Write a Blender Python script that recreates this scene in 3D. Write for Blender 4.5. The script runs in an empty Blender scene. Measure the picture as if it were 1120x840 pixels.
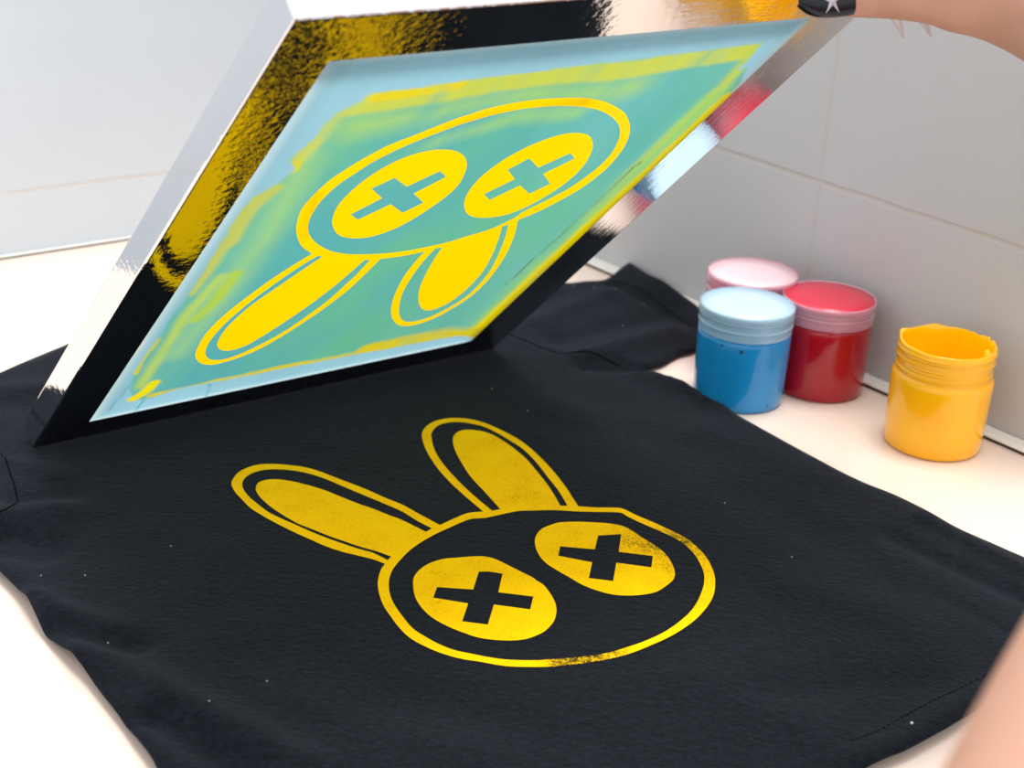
import bpy, bmesh, math, random
import numpy as np
from mathutils import Vector, Matrix, noise
from mathutils.geometry import delaunay_2d_cdt
random.seed(7); rng = np.random.default_rng(7)
S = 0.45                                   # metres: height of the camera above the shirt
# ------------------------------------------------------------------ camera
F_PX, PITCH, ROLL = 1788.357, 0.4032294, 0.0578273
FW = Vector((0, math.cos(PITCH), -math.sin(PITCH)))
_up = Vector((0, math.sin(PITCH), math.cos(PITCH))); _rt = Vector((1, 0, 0))
RT = math.cos(ROLL)*_rt + math.sin(ROLL)*_up
UP = -math.sin(ROLL)*_rt + math.cos(ROLL)*_up
EYE = Vector((0, 0, S))
C = bpy.context.scene.collection
sc = bpy.context.scene
def ray(px): return FW*F_PX + RT*(px[0]-560) - UP*(px[1]-420)
def hit(px, p, n):
    r = ray(px); return EYE + r*((p-EYE).dot(n)/r.dot(n))
def at(px, z=0.0): return hit(px, Vector((0, 0, z)), Vector((0, 0, 1)))
def cs(x, y, d): return EYE + ray((x, y))*(d*S/F_PX)
ZT = -0.012*S                              # table surface
# the raised printing frame: hinge point, rail directions
FP = Vector((-0.65420138, 2.02055932, 0))*S
FA, FT = 0.64317748, 0.77011787
FU = Vector((math.cos(FA), math.sin(FA), 0)); N0 = Vector((math.sin(FA), -math.cos(FA), 0))
FV = math.cos(FT)*N0 + math.sin(FT)*Vector((0, 0, 1)); FN = FU.cross(FV)
def fuv(px):
    X = hit(px, FP, FN) - FP; return (X.dot(FU), X.dot(FV))

# ------------------------------------------------------------------ material helpers
def mat(name, col=(.8,.8,.8), rough=.5, metal=0, coat=0, spec=.5, sheen=0, sss=0):
    m = bpy.data.materials.new(name); m.use_nodes = True
    b = m.node_tree.nodes['Principled BSDF']
    b.inputs['Base Color'].default_value = (*col, 1); b.inputs['Roughness'].default_value = rough
    b.inputs['Metallic'].default_value = metal; b.inputs['Coat Weight'].default_value = coat
    b.inputs['Coat Roughness'].default_value = .04
    b.inputs['Specular IOR Level'].default_value = spec
    b.inputs['Sheen Weight'].default_value = sheen
    if sss:
        b.inputs['Subsurface Weight'].default_value = sss
        b.inputs['Subsurface Scale'].default_value = .004
        b.inputs['Subsurface Radius'].default_value = (1, .4, .25)
    return m
def nd(m, t, **kw):
    n = m.node_tree.nodes.new(t)
    for k, v in kw.items(): setattr(n, k, v)
    return n
def ln(m, a, b): m.node_tree.links.new(a, b)
def bsdf(m): return m.node_tree.nodes['Principled BSDF']
def coords(m, scale=(1,1,1), kind='Object', rot=(0,0,0)):
    t = nd(m, 'ShaderNodeTexCoord'); mp = nd(m, 'ShaderNodeMapping')
    mp.inputs['Scale'].default_value = scale; mp.inputs['Rotation'].default_value = rot
    ln(m, t.outputs[kind], mp.inputs['Vector']); return mp.outputs['Vector']
def noise_n(m, vec, scale, detail=3, rough=.5):
    n = nd(m, 'ShaderNodeTexNoise'); n.inputs['Scale'].default_value = scale
    n.inputs['Detail'].default_value = detail; n.inputs['Roughness'].default_value = rough
    ln(m, vec, n.inputs['Vector']); return n.outputs['Fac']
def ramp(m, fac, stops):
    r = nd(m, 'ShaderNodeValToRGB'); e = r.color_ramp.elements
    while len(e) < len(stops): e.new(.5)
    for el, (p, c) in zip(e, stops): el.position = p; el.color = (*c, 1) if len(c) == 3 else c
    ln(m, fac, r.inputs['Fac']); return r.outputs['Color']
def bump(m, h, strength, dist, normal=None):
    b = nd(m, 'ShaderNodeBump'); b.inputs['Strength'].default_value = strength; b.inputs['Distance'].default_value = dist
    ln(m, h, b.inputs['Height'])
    if normal: ln(m, normal, b.inputs['Normal'])
    ln(m, b.outputs['Normal'], bsdf(m).inputs['Normal']); return b.outputs['Normal']
def math_n(m, op, a, b=None, c=None):
    n = nd(m, 'ShaderNodeMath', operation=op)
    for i, v in enumerate((a, b, c)):
        if v is None: continue
        if isinstance(v, (int, float)): n.inputs[i].default_value = v
        else: ln(m, v, n.inputs[i])
    return n.outputs[0]
def mixc(m, fac, a, b, mode='MIX'):
    n = nd(m, 'ShaderNodeMix', data_type='RGBA', blend_type=mode)
    if isinstance(fac, (int, float)): n.inputs[0].default_value = fac
    else: ln(m, fac, n.inputs[0])
    for i, v in ((6, a), (7, b)):
        if isinstance(v, tuple): n.inputs[i].default_value = (*v, 1)
        else: ln(m, v, n.inputs[i])
    return n.outputs[2]
def lin(r, g, b):
    f = lambda c: (c/255/12.92) if c/255 <= .04045 else ((c/255+.055)/1.055)**2.4
    return (f(r), f(g), f(b))

# ------------------------------------------------------------------ object helpers
def link(name, me, m, parent=None, smooth=False):
    if isinstance(me, bmesh.types.BMesh):
        bm = me; me = bpy.data.meshes.new(name); bm.to_mesh(me); bm.free()
    o = bpy.data.objects.new(name, me); C.objects.link(o)
    for mm in (m if isinstance(m, list) else [m]): me.materials.append(mm)
    if parent: o.parent = parent
    if smooth: me.polygons.foreach_set('use_smooth', [True]*len(me.polygons))
    return o
def tag(o, label=None, cat=None, group=None, kind=None):
    if label: o['label'] = label
    if cat: o['category'] = cat
    if group: o['group'] = group
    if kind: o['kind'] = kind
    return o
def empty(name, loc=(0,0,0)):
    o = bpy.data.objects.new(name, None); C.objects.link(o); o.location = loc; o.empty_display_size = .02; return o
def box(bm, x0, x1, y0, y1, z0, z1, bev=0):
    vs = [bm.verts.new((x, y, z)) for x in (x0, x1) for y in (y0, y1) for z in (z0, z1)]
    fs = [(0,1,3,2),(4,6,7,5),(0,4,5,1),(2,3,7,6),(0,2,6,4),(1,5,7,3)]
    ff = [bm.faces.new([vs[i] for i in f]) for f in fs]
    bmesh.ops.recalc_face_normals(bm, faces=ff)
    if bev:
        es = list({e for f in ff for e in f.edges})
        bmesh.ops.bevel(bm, geom=es, offset=bev, segments=3, profile=.5, affect='EDGES')
def prism_bm(outline, z0, z1, bev=0):
    bm = bmesh.new()
    lo = [bm.verts.new((x, y, z0)) for x, y in outline]; hi = [bm.verts.new((x, y, z1)) for x, y in outline]
    n = len(outline); bm.faces.new(lo[::-1]); bm.faces.new(hi)
    for i in range(n): bm.faces.new((lo[i], lo[(i+1) % n], hi[(i+1) % n], hi[i]))
    bmesh.ops.recalc_face_normals(bm, faces=bm.faces)
    if bev: bmesh.ops.bevel(bm, geom=list(bm.edges), offset=bev, segments=3, profile=.5, affect='EDGES')
    return bm
def lathe(prof, n=96, fn=None, close=False):
    bm = bmesh.new(); rings = []
    for k, (r, z) in enumerate(prof):
        if r < 1e-7: rings.append([bm.verts.new((0, 0, z))]); continue
        ring = []
        for i in range(n):
            a = 2*math.pi*i/n; rr, zz = (r, z) if fn is None else fn(r, z, a, k)
            ring.append(bm.verts.new((rr*math.cos(a), rr*math.sin(a), zz)))
        rings.append(ring)
    for A, B in zip(rings, rings[1:]):
        for i in range(n):
            j = (i+1) % n
            if len(A) == 1: bm.faces.new((A[0], B[j], B[i]))
            elif len(B) == 1: bm.faces.new((A[i], A[j], B[0]))
            else: bm.faces.new((A[i], A[j], B[j], B[i]))
    bmesh.ops.recalc_face_normals(bm, faces=bm.faces)
    return bm
def tube_bm(pts, r, seg=8, bm=None):
    bm = bm or bmesh.new(); rings = []
    for i, p in enumerate(pts):
        d = (pts[min(i+1, len(pts)-1)] - pts[max(i-1, 0)]).normalized()
        a = d.cross(Vector((0,0,1)) if abs(d.z) < .9 else Vector((1,0,0))).normalized(); b = d.cross(a)
        rr = r[i] if isinstance(r, (list, tuple)) else r
        rings.append([bm.verts.new(p + rr*(math.cos(t)*a + math.sin(t)*b)) for t in [2*math.pi*k/seg for k in range(seg)]])
    for A, B in zip(rings, rings[1:]):
        for k in range(seg): bm.faces.new((A[k], A[(k+1) % seg], B[(k+1) % seg], B[k]))
    bm.faces.new(rings[0][::-1]); bm.faces.new(rings[-1])
    bmesh.ops.recalc_face_normals(bm, faces=bm.faces)
    return bm
def catmull(pts, n=6, closed=True, corners=()):
    P = [Vector(p) for p in pts]; N = len(P); out = []
    rngi = range(N if closed else N-1)
    for i in rngi:
        p1, p2 = P[i], P[(i+1) % N]
        p0 = P[i-1] if (closed or i > 0) else p1; p3 = P[(i+2) % N] if (closed or i+2 < N) else p2
        if i in corners: p0 = p1 - (p2-p1)
        if (i+1) % N in corners: p3 = p2 + (p2-p1)
        for k in range(n):
            t = k/n
            out.append(.5*((2*p1) + (p2-p0)*t + (2*p0-5*p1+4*p2-p3)*t*t + (3*p1-p0-3*p2+p3)*t**3))
    if not closed: out.append(P[-1])
    return out

# ================================================================== traced artwork (photo positions, cast onto their planes)
def R(ox, oy, s, pts): return [(ox + x/s, oy + y/s) for x, y in pts]
A1 = lambda p: R(240, 490, 5.6, p)
A2 = lambda p: R(440, 440, 5.6, p)
A3 = lambda p: R(400, 590, 5.6, p)
A4 = lambda p: R(570, 540, 4.87, p)
A5 = lambda p: R(400, 540, 5.6, p)
A6 = lambda p: R(580, 600, 5.6, p)
class Loop:
    def __init__(s): s.p = []; s.c = set()
    def add(s, pts): s.p += pts; return s
    def corner(s, pts):
        for q in pts: s.c.add(len(s.p)); s.p.append(q)
        return s
    def out(s, n=5): return [(v.x, v.y) for v in catmull([(x, y, 0) for x, y in s.p], n, True, s.c)]
shirt_loops = []
L = Loop()
L.corner(A2([(230,755)])).add(A2([(310,718),(400,682)])).corner(A2([(495,672)]))
L.add(A2([(440,625),(370,565),(300,500),(235,430),(180,355),(140,280),(121,215),(128,175),(160,140),(210,115),(280,101),(360,100),(450,113),(540,143),(640,190),(720,235),(800,297),(880,375),(950,455),(1010,535),(1045,590)]))
L.corner(A2([(1078,640)])).add(A4([(400,76),(500,77),(545,84),(620,120),(700,153),(790,195),(870,235),(930,280),(985,340),(1015,395),(1032,450),(1030,520),(1010,575),(970,630),(920,680),(850,730),(780,770),(700,806)]))
L.add(A6([(660,628),(580,655),(480,680),(380,698),(280,712),(180,722),(80,728)]))
L.add(A3([(1000,784),(900,782),(820,774),(700,752),(600,737),(500,712),(400,675),(300,625),(240,580),(190,525),(150,470),(110,410),(85,345),(74,280),(80,230),(95,185)])).corner(A3([(118,153)]))
L.add(A1([(940,685),(840,660),(740,635),(640,600),(550,560),(450,515),(350,465),(260,415),(190,370),(140,320),(95,270),(74,225),(85,190),(120,150),(180,120),(250,103),(340,101),(430,108),(530,122),(620,148),(720,187),(820,225),(920,265),(1020,310),(1120,350)])).add(A2([(100,685)]))
shirt_loops.append(L.out())
L = Loop()
L.corner(A2([(180,775)])).add(A2([(90,728)])).add(A1([(1120,393),(1000,340),(880,290),(780,248),(680,205),(600,175),(530,155),(460,142),(380,134),(290,135),(220,150),(170,175),(142,210),(145,250),(180,300),(240,350),(300,395),(380,435),(460,470),(560,515),(660,555),(760,590),(850,620),(940,645)]))
L.corner(A1([(1030,690),(1052,668)])).add(A1([(960,635),(870,610),(780,580),(680,545),(580,505),(480,465),(400,420),(330,375),(270,325),(235,285),(222,250),(240,215),(290,198),(360,195),(450,208),(540,230),(640,260),(740,300),(840,340),(940,375),(1040,415),(1120,445)])).corner(A2([(145,797)]))
shirt_loops.append(L.out())
L = Loop()
L.corner(A2([(550,667)])).add(A2([(480,610),(400,540),(320,460),(250,380),(200,300),(178,220),(185,180),(220,145),(280,127),(350,124),(420,133),(500,152),(580,190),(660,238),(740,290),(820,370),(890,460),(950,535),(985,590)])).corner(A2([(1012,637),(968,637)]))
L.add(A2([(930,570),(880,495),(820,420),(760,350),(690,290),(620,240),(550,200),(480,178),(400,171),(350,180),(315,210),(312,255),(330,310),(370,385),(420,460),(480,525),(540,590)])).corner(A2([(600,658)]))
shirt_loops.append(L.out())
L = Loop()
L.add(A5([(340,300),(270,350),(220,400),(170,460),(148,510),(141,560)])).add(A3([(150,345),(180,410),(230,480),(290,550),(370,602),(450,645),(540,680),(640,702),(740,722),(840,737),(950,743),(1060,743)]))
L.add(A6([(100,683),(250,672),(400,655),(500,635),(600,605),(700,570),(800,525),(880,475),(960,410),(1010,350),(1045,280),(1065,210),(1062,150),(1040,95),(1010,45)]))
L.add(A4([(900,300),(860,265),(800,230),(700,185),(620,150),(560,120),(525,103),(420,100),(300,97),(180,90),(60,92)])).add(A2([(720,668),(650,680),(560,700),(500,712),(430,716),(370,735),(280,775),(200,812)]))
shirt_loops.append(L.out())
L = Loop().add(A3([(290,270),(300,225),(340,180),(400,145),(480,122),(560,115),(640,108),(720,107),(790,122),(860,155),(940,195),(1020,235)])).add(A6([(40,200),(80,225),(120,275),(150,330),(160,380),(150,435),(120,480),(70,520)])).add(A3([(1000,608),(930,620),(850,622),(760,615),(680,602),(600,575),(520,543),(440,503),(380,460),(330,405),(300,345)]))
shirt_loops.append(L.out())
shirt_loops.append(A3([(693,200),(760,200),(838,213),(812,327),(1027,353),(1007,432),(785,402),(748,525),(590,505),(628,395),(413,360),(437,295),(658,310)]))
L = Loop().add(A4([(73,265),(80,225),(110,190),(160,168),(210,155),(300,152),(380,155),(460,160),(540,175),(590,200),(650,240),(710,275),(765,320),(800,370),(818,420),(810,460),(770,495),(720,525),(650,540),(570,545),(490,540),(410,520),(330,490),(260,450),(190,410),(130,370),(90,320)]))
shirt_loops.append(L.out())
shirt_loops.append(A4([(410,225),(533,218),(519,312),(702,335),(693,395),(507,370),(490,468),(360,452),(378,368),(197,333),(208,283),(392,299)]))

B1 = lambda p: R(200, 260, 5.6, p)
B2 = lambda p: R(320, 150, 5.6, p)
B3 = lambda p: R(500, 90, 5.6, p)
B4 = lambda p: R(420, 230, 5.6, p)
B5 = lambda p: R(330, 90, 5.6, p)
scr_loops = []
L = Loop()
L.corner(B2([(120,718)])).add(B2([(60,675),(32,620),(24,560),(35,500),(60,440),(110,380),(170,320),(240,260),(330,200),(420,145),(510,95),(600,50)])).add(B5([(700,325),(800,285),(900,245),(1000,210),(1120,175)]))
L.add(B3([(100,190),(200,162),(300,140),(400,122),(500,109),(600,102),(700,99),(800,102),(880,115),(940,137),(1000,170),(1040,210),(1060,270),(1055,330),(1030,390),(990,450),(930,520),(860,580),(780,640),(700,690),(600,745),(500,795),(400,838)]))
L.corner(B4([(822,65)])).add(B4([(805,140),(780,210),(740,290),(690,365),(640,430),(570,500),(500,555),(420,605),(330,655),(230,695),(150,712),(90,705),(55,670),(45,610),(60,540),(95,460),(140,385),(200,310)])).corner(B4([(252,255)]))
L.add(B4([(150,278),(60,292)])).corner(B2([(540,750)])).add(B2([(500,790)])).add(B1([(1120,225),(1030,310),(930,390),(820,470),(700,550),(580,625),(460,690),(340,740),(240,770),(170,783),(110,772),(80,740),(82,700),(110,640),(160,570),(240,490),(330,415),(430,340),(540,260),(640,195),(720,145)]))
scr_loops.append(L.out())
L = Loop()
L.corner(B1([(830,115)])).add(B1([(760,155),(660,220),(560,290),(450,370),(350,450),(250,540),(180,620),(145,680),(142,725),(175,750),(240,750),(320,728),(420,685),(530,630),(650,560),(780,470),(900,380),(1010,280),(1072,222)])).corner(B2([(475,757),(445,755)]))
L.add(B1([(1022,222),(930,300),(820,385),(700,470),(580,550),(460,625),(380,668),(300,693),(240,693),(212,665),(225,620),(270,555),(340,485),(430,410),(530,340),(640,265),(750,190)])).corner(B1([(855,120)]))
scr_loops.append(L.out())
L = Loop()
L.corner(B4([(315,238)])).add(B4([(240,320),(180,400),(125,490),(98,570),(95,640),(120,680),(180,685),(260,665),(350,625),(440,575),(520,520),(590,450),(650,375),(700,280),(740,180)])).corner(B4([(765,90),(725,103)]))
L.add(B4([(710,160),(680,240),(640,325),(590,400),(520,475),(450,535),(370,585),(290,615),(240,610),(215,570),(215,500),(235,440),(270,370),(310,300)])).corner(B4([(358,230)]))
scr_loops.append(L.out())
L = Loop()
L.add(B2([(96,560),(110,500),(150,430),(210,360),(290,290),(380,230),(480,165),(580,112),(690,60)])).add(B5([(782,335),(900,290),(1000,255),(1120,222)])).add(B3([(100,240),(200,210),(300,187),(400,168),(500,157),(600,150),(700,150),(790,157),(870,175),(940,210),(985,255),(1000,310),(985,370),(945,440),(880,510),(800,575),(700,645),(600,700),(500,750),(400,800)]))
L.add(B4([(800,50),(650,120),(500,165),(400,197),(300,220),(150,250),(0,268)])).add(B2([(400,722),(300,715),(220,695),(150,655),(110,610)]))
scr_loops.append(L.out())
L = Loop().add(B2([(245,540),(250,490),(275,430),(330,365),(400,300),(480,240),(570,185),(660,140),(750,108),(850,85),(940,80),(1010,92),(1055,125),(1070,175),(1050,240),(1010,305),(940,370),(850,435),(750,500),(650,555),(550,595),(450,620),(350,622),(280,600)]))
scr_loops.append(L.out())
scr_loops.append(B2([(627,253),(700,308),(905,212),(942,247),(742,350),(803,405),(675,467),(602,415),(400,510),(358,478),(550,378),(485,320)]))
L = Loop().add(B3([(45,770),(50,720),(80,660),(140,590),(220,525),(300,470),(400,415),(500,370),(600,335),(680,317),(750,315),(810,332),(833,380),(820,440),(780,510),(720,575),(640,640),(540,705),(430,765),(320,810),(220,830),(130,833),(70,815)]))
scr_loops.append(L.out())
scr_loops.append(B3([(443,470),(498,527),(695,438),(722,470),(528,565),(572,625),(443,687),(387,635),(200,725),(167,690),(355,597),(312,540)]))

def evenodd(pts, loops):
    """pts (n,2) -> inside flag under the even-odd rule"""
    x, y = pts[:, 0], pts[:, 1]; ins = np.zeros(len(pts), bool)
    for lp in loops:
        a = np.array(lp); b = np.roll(a, -1, 0)
        for (x0, y0), (x1, y1) in zip(a, b):
            if y0 == y1: continue
            ins ^= ((y0 > y) != (y1 > y)) & (x < (x1-x0)*(y-y0)/(y1-y0)+x0)
    return ins
def segdist(pts, poly, closed=True):
    a = np.array(poly, float); b = np.roll(a, -1, 0) if closed else a[1:]
    if not closed: a = a[:-1]
    best = np.full(len(pts), 1e9); tpar = np.zeros(len(pts))
    for i, (p, q) in enumerate(zip(a, b)):
        d = q-p; t = np.clip(((pts-p)@d)/max(d@d, 1e-18), 0, 1)
        e = np.hypot(*(pts-p-t[:, None]*d).T); m = e < best
        best[m] = e[m]; tpar[m] = (i+t[m])/len(a)
    return best, tpar
def cdt(points, loops):
    V = [Vector(p) for p in points]; E = []
    for lp in loops:
        k = len(V); V += [Vector(p) for p in lp]; n = len(lp)
        E += [(k+i, k+(i+1) % n) for i in range(n)]
    vo, eo, fo, *_ = delaunay_2d_cdt(V, E, [], 0, 1e-7, False)
    return np.array([(v.x, v.y) for v in vo]), [list(f) for f in fo if len(f) == 3]

# ================================================================== materials
# black cotton jersey
M_FAB = mat('black_jersey', (.0045, .0058, .0085), .92, spec=.08, sheen=.09)
m = M_FAB; bsdf(m).inputs['Sheen Roughness'].default_value = .45; bsdf(m).inputs['Sheen Tint'].default_value = (.72, .82, 1, 1)
v = coords(m)
n1 = noise_n(m, v, 1600, 2); n2 = noise_n(m, v, 260, 4, .65)
ln(m, mixc(m, ramp(m, n2, [(.35, (0,0,0)), (.75, (1,1,1))]), (.0014,.0022,.0038), (.0066,.0088,.0136)), bsdf(m).inputs['Base Color'])
bump(m, math_n(m, 'ADD', n1, math_n(m, 'MULTIPLY', n2, 1.6)), .8, .0008)
M_SEAM = mat('dark_seam_thread', (.003,.0035,.005), .95, spec=.05)
M_LINT = mat('white_lint', (.7,.7,.72), .9)
# yellow ink soaked into cotton
M_INK = mat('yellow_ink_on_cotton', lin(250,200,0), .8, spec=.08)
m = M_INK; v = coords(m)
g = noise_n(m, v, 900, 3, .7); g2 = noise_n(m, v, 45, 2); g3 = noise_n(m, v, 240, 4, .7)
thin = nd(m, 'ShaderNodeAttribute', attribute_name='thin')
lo = math_n(m, 'ADD', math_n(m, 'MULTIPLY', g2, .30), math_n(m, 'MULTIPLY', g, .7))
lo = math_n(m, 'SUBTRACT', lo, math_n(m, 'MULTIPLY', thin.outputs['Fac'], math_n(m, 'ADD', math_n(m, 'MULTIPLY', g3, .5), .02)))
ln(m, ramp(m, lo, [(.20, (.012,.014,.010)), (.31, lin(180,145,4)), (.40, lin(246,190,0)), (.56, lin(255,206,0))]), bsdf(m).inputs['Base Color'])
bump(m, g, .5, .0004)
# frame metal
def rail_mat(name, axis, dent, streak=.22, wear=None):
    m = mat(name, (.80,.80,.805), .06, metal=1)
    sx = [420, 420, 420]; sx[axis] = 26
    v = coords(m, tuple(sx)); a = noise_n(m, v, 1, 3, .6)
    sx = [38, 38, 38]; sx[axis] = 10
    b = noise_n(m, coords(m, tuple(sx)), 1, 3, .6)
    c = noise_n(m, coords(m), 230, 2, .5)
    h = math_n(m, 'ADD', math_n(m, 'MULTIPLY', a, streak), math_n(m, 'MULTIPLY', b, .25*dent))
    if wear:                                            # heavier pitting towards the raised left corner
        t = nd(m, 'ShaderNodeTexCoord'); sp = nd(m, 'ShaderNodeSeparateXYZ'); ln(m, t.outputs['Object'], sp.inputs[0])
        mr = nd(m, 'ShaderNodeMapRange'); ln(m, sp.outputs[wear[0]], mr.inputs[0])
        for k in range(4): mr.inputs[k+1].default_value = wear[k+1]
        c = math_n(m, 'MULTIPLY', c, mr.outputs[0])
    h = math_n(m, 'ADD', h, math_n(m, 'MULTIPLY', c, .15*dent))
    bump(m, h, .35, .0016)
    ln(m, ramp(m, a, [(.3, (.02,.02,.02)), (.8, (.07,.07,.07))]), bsdf(m).inputs['Roughness'])
    return m
M_RAIL_X = rail_mat('polished_aluminium_cross', 0, 1, .12, (0, .08, .17, 3.6, 1))
M_RAIL_L = rail_mat('polished_aluminium_left', 1, 1.0, .05, (1, .30, .44, 1, 3.6))
M_RAIL_R = rail_mat('brushed_aluminium_right', 1, .2, .2)
# table, walls
M_TABLE = mat('cream_lacquer_tabletop', lin(238,226,216), .16, spec=.45, coat=.25)
m = M_TABLE; v = coords(m)
ln(m, mixc(m, noise_n(m, v, 6, 3), lin(240,221,207), lin(232,212,197)), bsdf(m).inputs['Base Color'])
M_LEG = mat('white_table_leg', (.6,.6,.58), .5)
M_TRIM = mat('white_edge_trim', lin(238,236,228), .35)
M_GAP = mat('dark_gap_strip', (.03,.027,.024), .8)
M_FLOOR = mat('grey_floor', (.35,.34,.33), .6)
m = M_FLOOR; ln(m, mixc(m, noise_n(m, coords(m), 5, 5), (.3,.29,.28), (.42,.41,.4)), bsdf(m).inputs['Base Color'])
def wall_mat(name, base, groutc, zs, xs, warm):
    """x = along the wall, z = height above the table, both in metres"""
    m = mat(name, base, .45, spec=.35); t = nd(m, 'ShaderNodeTexCoord'); sp = nd(m, 'ShaderNodeSeparateXYZ')
    ln(m, t.outputs['Object'], sp.inputs[0]); v = t.outputs['Object']
    wob = math_n(m, 'MULTIPLY', math_n(m, 'SUBTRACT', noise_n(m, v, 30, 3), .5), .003)
    def line(comp, c, w):
        d = math_n(m, 'ABSOLUTE', math_n(m, 'SUBTRACT', math_n(m, 'ADD', comp, wob), c))
        mr = nd(m, 'ShaderNodeMapRange'); ln(m, d, mr.inputs[0]); mr.inputs[1].default_value = w*.5; mr.inputs[2].default_value = w
        mr.inputs[3].default_value = 1; mr.inputs[4].default_value = 0; return mr.outputs[0]
    g = None
    for z in zs:
        l = line(sp.outputs[2], z, .0022); g = l if g is None else math_n(m, 'MAXIMUM', g, l)
    for x in xs: g = math_n(m, 'MAXIMUM', g, math_n(m, 'MULTIPLY', line(sp.outputs[0], x, .002), .7))
    fog = noise_n(m, v, 3.2, 5, .6); veins = noise_n(m, coords(m, (1,1,.35)), 9, 6, .7)
    c = mixc(m, ramp(m, fog, [(.3, (0,0,0)), (.7, (1,1,1))]), base, tuple(k*.93 for k in base))
    c = mixc(m, math_n(m, 'MULTIPLY', ramp(m, veins, [(.5, (0,0,0)), (.75, (1,1,1))]), .35), c, warm)
    grit = noise_n(m, v, 60, 2); 
    c = mixc(m, math_n(m, 'MULTIPLY', g, ramp(m, grit, [(.3, (.35,.35,.35)), (.6, (.8,.8,.8))])), c, groutc)
    ln(m, c, bsdf(m).inputs['Base Color']); bump(m, math_n(m, 'SUBTRACT', 1, g), .5, .001)
    return m
# ================================================================== room
W0 = Vector((-0.18915, 3.40201, 0))*S                       # corner of the two walls
WR = Vector((0.642744, -0.766081, 0)); WL = Vector((-0.794679, -0.607030, 0))
def wall(name, direction, length, m, h0=-.75, h1=.36):
    n = Vector((-direction.y, direction.x, 0))
    if n.dot(Vector((0, -1, 0))) > 0: n = -n               # n points away from the room
    bm = bmesh.new()
    q = [W0-direction*.0, W0+direction*length, W0+direction*length+n*.08, W0-direction*.0+n*.08]
    X = Matrix((( direction.x, direction.y, 0), (n.x, n.y, 0), (0, 0, 1)))
    box(bm, 0, length, 0, .08, h0, h1)
    o = link(name, bm, m); o.matrix_world = Matrix.Translation(W0+Vector((0,0,ZT))) @ Matrix(((direction.x, n.x, 0), (direction.y, n.y, 0), (0, 0, 1))).to_4x4()
    tag(o, kind='structure'); return o
vx = ((Vector((0.48384816, 2.59986232, 0))*S)-W0).dot(WR)
MW_R = wall_mat('shaded_stone_tile', lin(196,197,197), lin(192,184,172), [.293*S, .293*S+.6*S], [vx, vx+.9*S, vx-.9*S], lin(186,185,184))  # greyer base: this wall's weaker sunlight is put into the tile colour
MW_L = wall_mat('sunlit_stone_tile', lin(222,230,238), lin(220,214,208), [.1195*S, .1195*S+.6*S], [.30*S, 1.6*S], lin(214,221,229))  # paler base: the stronger sunlight on this wall is put into the colour
wall('wall_right', WR, 1.25*S*1.3, MW_R)
wall('wall_left', WL, 3.4*S, MW_L)
bm = bmesh.new(); box(bm, -1.6, 1.6, -.6, 2.4, -.80, -.752+ZT); tag(link('floor', bm, M_FLOOR), kind='structure')
# table: top with a corner fitted into the walls
def wl(a, b, off=.0012): # point at distances a along WR, b along WL from the corner
    return W0 + WR*a + WL*b
tb = empty('table', (0, .6, ZT)); tag(tb, 'glossy cream tabletop under the black shirt and paint jars, fitted against tiled walls', 'table')
inn = (WR+WL).normalized()*.003
q0 = W0 + inn; q1 = W0 + WR*.72 + inn*1.0; q2 = Vector((.62, .12, 0)); q3 = Vector((-.62, .12, 0)); q4 = W0 + WL*.68 + inn
outl = [(p.x, p.y-.6) for p in (q0, q4, q3, q2, q1)]
o = link('tabletop', prism_bm(outl, -.028, 0, .0015), M_TABLE, tb)
for (x, y) in ((-.5,-.4), (.5,-.4), (.30,.30), (-.42,.48)):
    bm = bmesh.new(); box(bm, x-.02, x+.02, y-.02, y+.02, -.752, -.0285, .002); link('leg', bm, M_LEG, tb)
# edge trims: white cap over a dark gap
def trim(name, direction, length, w, hh, gap, st=0.0):
    n = Vector((-direction.y, direction.x, 0))
    if n.dot(Vector((0, -1, 0))) < 0: n = -n
    M = Matrix.Translation(W0+Vector((0,0,ZT))) @ Matrix(((direction.x, n.x, 0), (direction.y, n.y, 0), (0, 0, 1))).to_4x4()
    bm = bmesh.new(); box(bm, st, length, .0005, w, gap, gap+hh, .0006)
    o = link(name, bm, M_TRIM); o.matrix_world = M; tag(o, kind='structure')
    bm = bmesh.new(); box(bm, st, length, .0005, w-.0006, .0002, gap); g = link('gap_strip', bm, M_GAP, o)
trim('trim_1', WR, .70, .0155, .0016, .0022, .02)
trim('trim_2', WL, .66, .0052, .0012, .0012, .02)

# ================================================================== t-shirt
TP = []                                                    # outline, table plane, metres
def op(lst, z=0.0): return [(at(p, z).x, at(p, z).y) for p in lst]
outline_pts, corners = [], set()
def addo(pts, corner=False):
    for p in pts:
        if corner: corners.add(len(outline_pts))
        outline_pts.append((p[0], p[1], 0))
addo(op([(-22,608)]), True)
addo(op([(0,626),(18,644),(43,679),(71,711),(107,751),(136,790),(171,839)], .0018))
addo([(-.24*S, 1.16*S)]); addo([(-.13*S, 1.0*S)], True)
addo([(.02*S, 1.10*S), (.2*S, 1.245*S)]); addo(op([(946,839),(992,820),(1031,799),(1058,781),(1130,733)], .0020)); addo(op([(1222,662)]), True)
addo(op([(1170,630),(1120,606),(1046,572),(978,540),(943,525),(876,491),(808,453),(757,429),(740,417),(727,408)])); addo(op([(707,402)]), True)
addo(op([(725,396),(743,386),(759,381.5)])); addo(op([(786,372)]), True)
ZTIP = .016*S
addo(op([(766,334)], .004*S)); addo(op([(728,311)], ZTIP*.7)); addo(op([(689,285)], ZTIP), True)
addo(op([(664,304)], .003*S)); addo(op([(640,306),(618,307.5),(575,303),(530,292)])); addo(op([(470,276)]), True)
addo(op([(440,300),(390,322),(330,330),(270,325),(228,312)])); addo(op([(195,318)]), True)
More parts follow.
